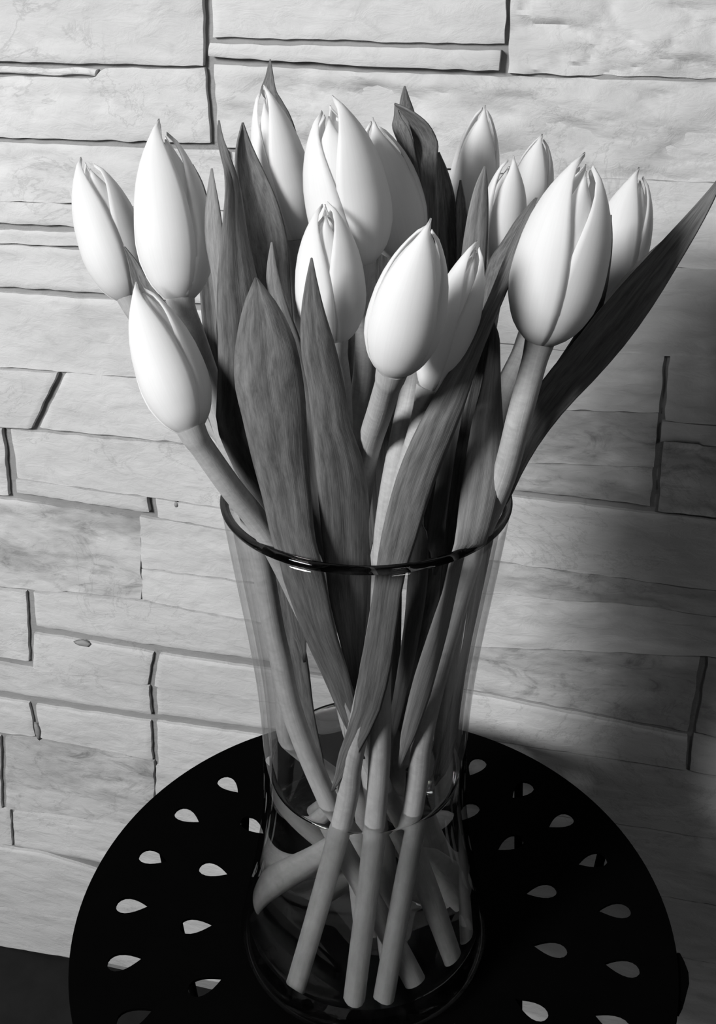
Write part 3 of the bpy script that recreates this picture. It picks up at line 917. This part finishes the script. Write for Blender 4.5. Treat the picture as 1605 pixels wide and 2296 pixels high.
# short pale leaf left of the middle tulip
leaf(t7, [(608, 543, -2.6, 610, 543, -2.6), (600, 590, -2.7, 618, 590, -2.7), (597, 640, -2.7, 630, 640, -2.7), (600, 700, -2.7, 648, 695, -2.7), (625, 790, -2.7, 680, 785, -2.6), (660, 950, -2.4, 715, 950, -2.4), (700, 1200, -2.0, 750, 1200, -2.0)], 0.3, M_LEAF_PALE)
# hooded leaf at the top: upright blade and curled cap
leaf(t10, [(886, 232, 2.6, 890, 234, 2.5), (884, 262, 2.6, 898, 262, 2.4), (880, 285, 2.6, 912, 282, 2.3), (893, 320, 2.6, 926, 318, 2.2), (908, 370, 2.6, 934, 366, 2.2), (920, 420, 2.6, 938, 418, 2.2),
           (932, 480, 2.6, 946, 480, 2.2), (936, 580, 2.6, 952, 580, 2.2), (930, 760, 2.4, 950, 760, 2.0)], 0.2)
leaf(t10, [(884, 232, 2.3, 890, 240, 2.3), (906, 240, 2.0, 912, 268, 2.4), (936, 258, 1.8, 922, 296, 2.6), (962, 282, 1.8, 928, 320, 2.7), (980, 318, 1.9, 932, 344, 2.6), (980, 350, 2.0, 936, 366, 2.4),
           (978, 400, 2.1, 942, 405, 2.2), (980, 470, 2.1, 944, 470, 2.1), (982, 560, 2.1, 946, 560, 2.1), (978, 700, 2.0, 940, 700, 2.0), (960, 950, 1.9, 925, 950, 1.9)], -0.35)
leaf(t10, [(906, 193, 3.8, 908, 193, 3.8), (898, 222, 3.8, 918, 222, 3.8), (896, 250, 3.8, 928, 250, 3.8), (905, 300, 3.7, 940, 300, 3.7), (915, 380, 3.6, 950, 380, 3.6), (930, 560, 3.4, 965, 560, 3.4), (930, 900, 3.0, 965, 900, 3.0)], 0.3)
# dark leaf to the right of the hood
leaf(t10, [(982, 342, 3.4, 985, 342, 3.4), (975, 390, 3.4, 1004, 385, 3.6), (972, 450, 3.3, 1020, 445, 3.6), (974, 530, 3.2, 1030, 525, 3.5), (978, 620, 3.0, 1038, 610, 3.3), (982, 720, 2.8, 1040, 710, 3.0), (975, 900, 2.5, 1035, 900, 2.6), (950, 1150, 2.2, 1000, 1150, 2.2)], -0.4)
# small dark leaf tip
leaf(t11, [(1031, 404, 3.2, 1034, 404, 3.2), (1023, 450, 3.2, 1043, 450, 3.2), (1022, 510, 3.0, 1050, 510, 3.0), (1022, 600, 2.8, 1055, 600, 2.8), (1010, 800, 2.6, 1045, 800, 2.6)], -0.3)
# grey upright leaf
leaf(t11, [(1085, 373, 1.0, 1088, 373, 1.0), (1066, 415, 0.8, 1092, 415, 0.9), (1052, 465, 0.6, 1094, 465, 0.8), (1042, 520, 0.5, 1093, 520, 0.6), (1034, 580, 0.4, 1090, 580, 0.5), (1026, 680, 0.2, 1085, 680, 0.2),
           (1015, 800, 0.0, 1070, 800, 0.0), (990, 1000, -0.4, 1050, 1000, -0.4), (960, 1200, -0.6, 1015, 1200, -0.6)], 0.3, M_LEAF_PALE)
# long front leaf sweeping from the upper right to the middle of the rim
leaf(t9, [(1200, 444, -2.6, 1204, 444, -2.6), (1160, 520, -3.0, 1186, 508, -3.4), (1128, 590, -3.4, 1164, 580, -4.0), (1104, 650, -3.8, 1136, 652, -4.6), (1072, 720, -4.4, 1106, 724, -5.2), (1030, 800, -5.0, 1072, 812, -5.5),
          (978, 880, -5.6, 1044, 900, -5.7), (930, 970, -5.8, 1012, 985, -5.8), (896, 1050, -5.7, 980, 1065, -5.8), (872, 1130, -5.4, 956, 1135, -5.7), (853, 1215, -5.1, 930, 1220, -5.4), (842, 1290, -4.9, 906, 1295, -5.1),
          (826, 1400, -4.5, 890, 1405, -4.8), (806, 1500, -4.3, 876, 1500, -4.5), (790, 1600, -4.2, 850, 1600, -4.4), (760, 1690, -4.1, 800, 1695, -4.3)], 0.30, None, 0.05)
# its folded dark far side
leaf(t9, [(1198, 446, -2.4, 1202, 446, -2.6), (1160, 490, -1.6, 1180, 505, -2.9), (1128, 540, -1.0, 1156, 560, -3.2), (1098, 585, -0.8, 1134, 610, -3.4), (1084, 640, -0.8, 1112, 660, -3.7), (1070, 720, -1.2, 1085, 730, -4.2), (1030, 820, -2.2, 1045, 830, -5.0)], -0.3)
# long diagonal leaf on the right
leaf(t14, [(1622, 385, -1.0, 1626, 390, -1.0), (1580, 435, -1.2, 1598, 452, -1.6), (1535, 485, -1.3, 1562, 520, -2.0), (1470, 555, -1.4, 1515, 600, -2.4), (1400, 630, -1.4, 1466, 680, -2.6), (1340, 700, -1.4, 1406, 765, -2.6),
           (1285, 770, -1.2, 1340, 842, -2.4), (1225, 840, -1.0, 1270, 915, -2.2), (1180, 910, -0.9, 1215, 985, -2.0), (1150, 980, -0.8, 1175, 1050, -1.8), (1125, 1060, -0.7, 1146, 1110, -1.5), (1105, 1130, -0.6, 1118, 1170, -1.2), (1062, 1280, -0.6, 1092, 1290, -1.0), (1036, 1450, -0.8, 1072, 1450, -1.0), (1005, 1600, -0.8, 1045, 1600, -1.0), (975, 1710, -0.8, 1010, 1710, -0.8)], -0.35, None, 0.06)
leaf(t14, [(1492, 535, -1.0, 1494, 540, -1.2), (1450, 572, -0.2, 1462, 580, -1.3), (1410, 610, 0.4, 1426, 622, -1.4), (1372, 655, 0.6, 1388, 668, -1.4), (1338, 705, 0.6, 1352, 715, -1.3), (1290, 770, 0.4, 1300, 780, -1.1), (1220, 860, 0.2, 1230, 870, -0.9)], -0.3)
# pale upright leaf by the stem of the big right tulip
leaf(t13, [(1104, 722, -3.0, 1107, 722, -3.0), (1098, 755, -3.2, 1118, 755, -3.1), (1092, 800, -3.4, 1120, 800, -3.3), (1078, 870, -3.8, 1122, 868, -3.7), (1060, 940, -4.2, 1126, 940, -4.0), (1046, 1020, -4.5, 1128, 1020, -4.3),
           (1032, 1110, -4.7, 1118, 1110, -4.6), (1020, 1210, -4.8, 1092, 1210, -4.7), (1000, 1300, -4.6, 1060, 1300, -4.6), (960, 1420, -4.3, 1020, 1420, -4.3), (925, 1530, -4.0, 975, 1530, -4.0), (900, 1640, -3.6, 935, 1640, -3.6)], 0.35, M_LEAF_PALE, 0.04)
# darker leaf left of it
leaf(t13, [(1098, 640, -1.0, 1101, 640, -1.0), (1080, 720, -1.4, 1108, 720, -1.2), (1062, 820, -1.8, 1106, 820, -1.6), (1040, 920, -2.0, 1098, 920, -1.9), (1018, 1040, -2.2, 1080, 1040, -2.1), (1000, 1180, -2.4, 1060, 1180, -2.3), (985, 1350, -2.4, 1030, 1350, -2.3)], -0.3)
# narrow dark leaf between the two right tulips
leaf(t14, [(1368, 482, 0.6, 1371, 482, 0.6), (1354, 540, 0.4, 1373, 540, 0.6), (1346, 600, 0.2, 1368, 600, 0.4), (1330, 670, 0.0, 1356, 670, 0.2), (1290, 750, -0.2, 1330, 750, 0.0), (1220, 860, -0.2, 1265, 865, 0), (1150, 1000, -0.2, 1180, 1000, 0)], -0.3)
# dark strips on the left
leaf(t1, [(277, 553, 2.0, 280, 553, 2.0), (288, 590, 1.8, 308, 588, 1.8), (298, 640, 1.5, 336, 634, 1.5), (330, 690, 1.2, 372, 680, 1.2), (375, 750, 1.0, 420, 740, 1.0), (430, 850, 0.8, 490, 840, 0.8), (490, 1000, 0.6, 540, 990, 0.6), (560, 1180, 0.4, 590, 1180, 0.4)], -0.2)
leaf(t1, [(430, 368, 2.8, 432, 368, 2.8), (436, 420, 2.6, 456, 415, 2.6), (440, 490, 2.4, 472, 480, 2.4), (446, 580, 2.2, 486, 575, 2.2), (450, 680, 2.0, 496, 680, 2.0), (470, 850, 1.6, 520, 850, 1.6), (520, 1050, 1.2, 570, 1050, 1.2), (600, 1300, 0.8, 640, 1300, 0.8)], -0.3)
# inner leaves in the shade of the bunch
leaf(t8, [(862, 500, 3.0, 866, 500, 3.0), (838, 570, 2.8, 905, 570, 2.8), (834, 660, 2.6, 905, 660, 2.6), (832, 780, 2.4, 900, 780, 2.4), (826, 950, 2.0, 900, 950, 2.0), (830, 1150, 1.6, 900, 1150, 1.6), (850, 1350, 1.2, 900, 1350, 1.2), (865, 1550, 1.0, 895, 1550, 1.0)], -0.35)
leaf(t5, [(776, 610, 2.9, 780, 610, 2.9), (745, 700, 2.7, 822, 700, 2.7), (730, 800, 2.5, 846, 800, 2.5), (722, 950, 2.2, 856, 950, 2.2), (728, 1150, 1.8, 846, 1150, 1.8), (760, 1350, 1.4, 815, 1350, 1.4), (800, 1560, 1.0, 835, 1560, 1.0)], -0.35)
leaf(t12, [(1000, 660, 4.6, 1004, 660, 4.6), (975, 780, 4.4, 1045, 780, 4.4), (955, 950, 4.0, 1040, 950, 4.0), (935, 1150, 3.4, 1015, 1150, 3.4), (925, 1350, 2.8, 980, 1350, 2.8), (905, 1560, 2.2, 940, 1560, 2.2)], -0.35)
leaf(t6, [(938, 1165, -1.6, 941, 1165, -1.6), (922, 1215, -1.8, 958, 1215, -1.8), (914, 1300, -1.9, 958, 1300, -1.9), (906, 1400, -1.9, 944, 1400, -1.9), (890, 1510, -1.8, 922, 1510, -1.8), (872, 1620, -1.6, 896, 1620, -1.6)], 0.35, M_LEAF_PALE)
leaf(t11, [(1000, 1000, 0.6, 1004, 1000, 0.6), (965, 1120, 0.4, 1030, 1120, 0.4), (955, 1260, 0.2, 1020, 1260, 0.2), (930, 1400, 0.0, 985, 1400, 0.0), (905, 1520, 0.0, 945, 1520, 0.0), (885, 1630, 0.0, 915, 1630, 0.0)], 0.25)
leaf(t1, [(600, 1120, 0.6, 603, 1120, 0.6), (585, 1220, 0.6, 650, 1220, 0.4), (600, 1350, 0.6, 665, 1350, 0.4), (625, 1480, 0.5, 690, 1480, 0.3), (655, 1600, 0.4, 705, 1600, 0.2), (690, 1700, 0.2, 725, 1700, 0.2)], 0.3)
leaf(t14, [(1090, 1150, 1.6, 1093, 1150, 1.6), (1050, 1250, 1.6, 1098, 1250, 1.4), (1030, 1370, 1.5, 1078, 1370, 1.3), (1010, 1500, 1.3, 1050, 1500, 1.1), (985, 1620, 1.1, 1020, 1620, 1.0), (960, 1720, 0.9, 990, 1720, 0.9)], 0.3, M_LEAF_PALE)
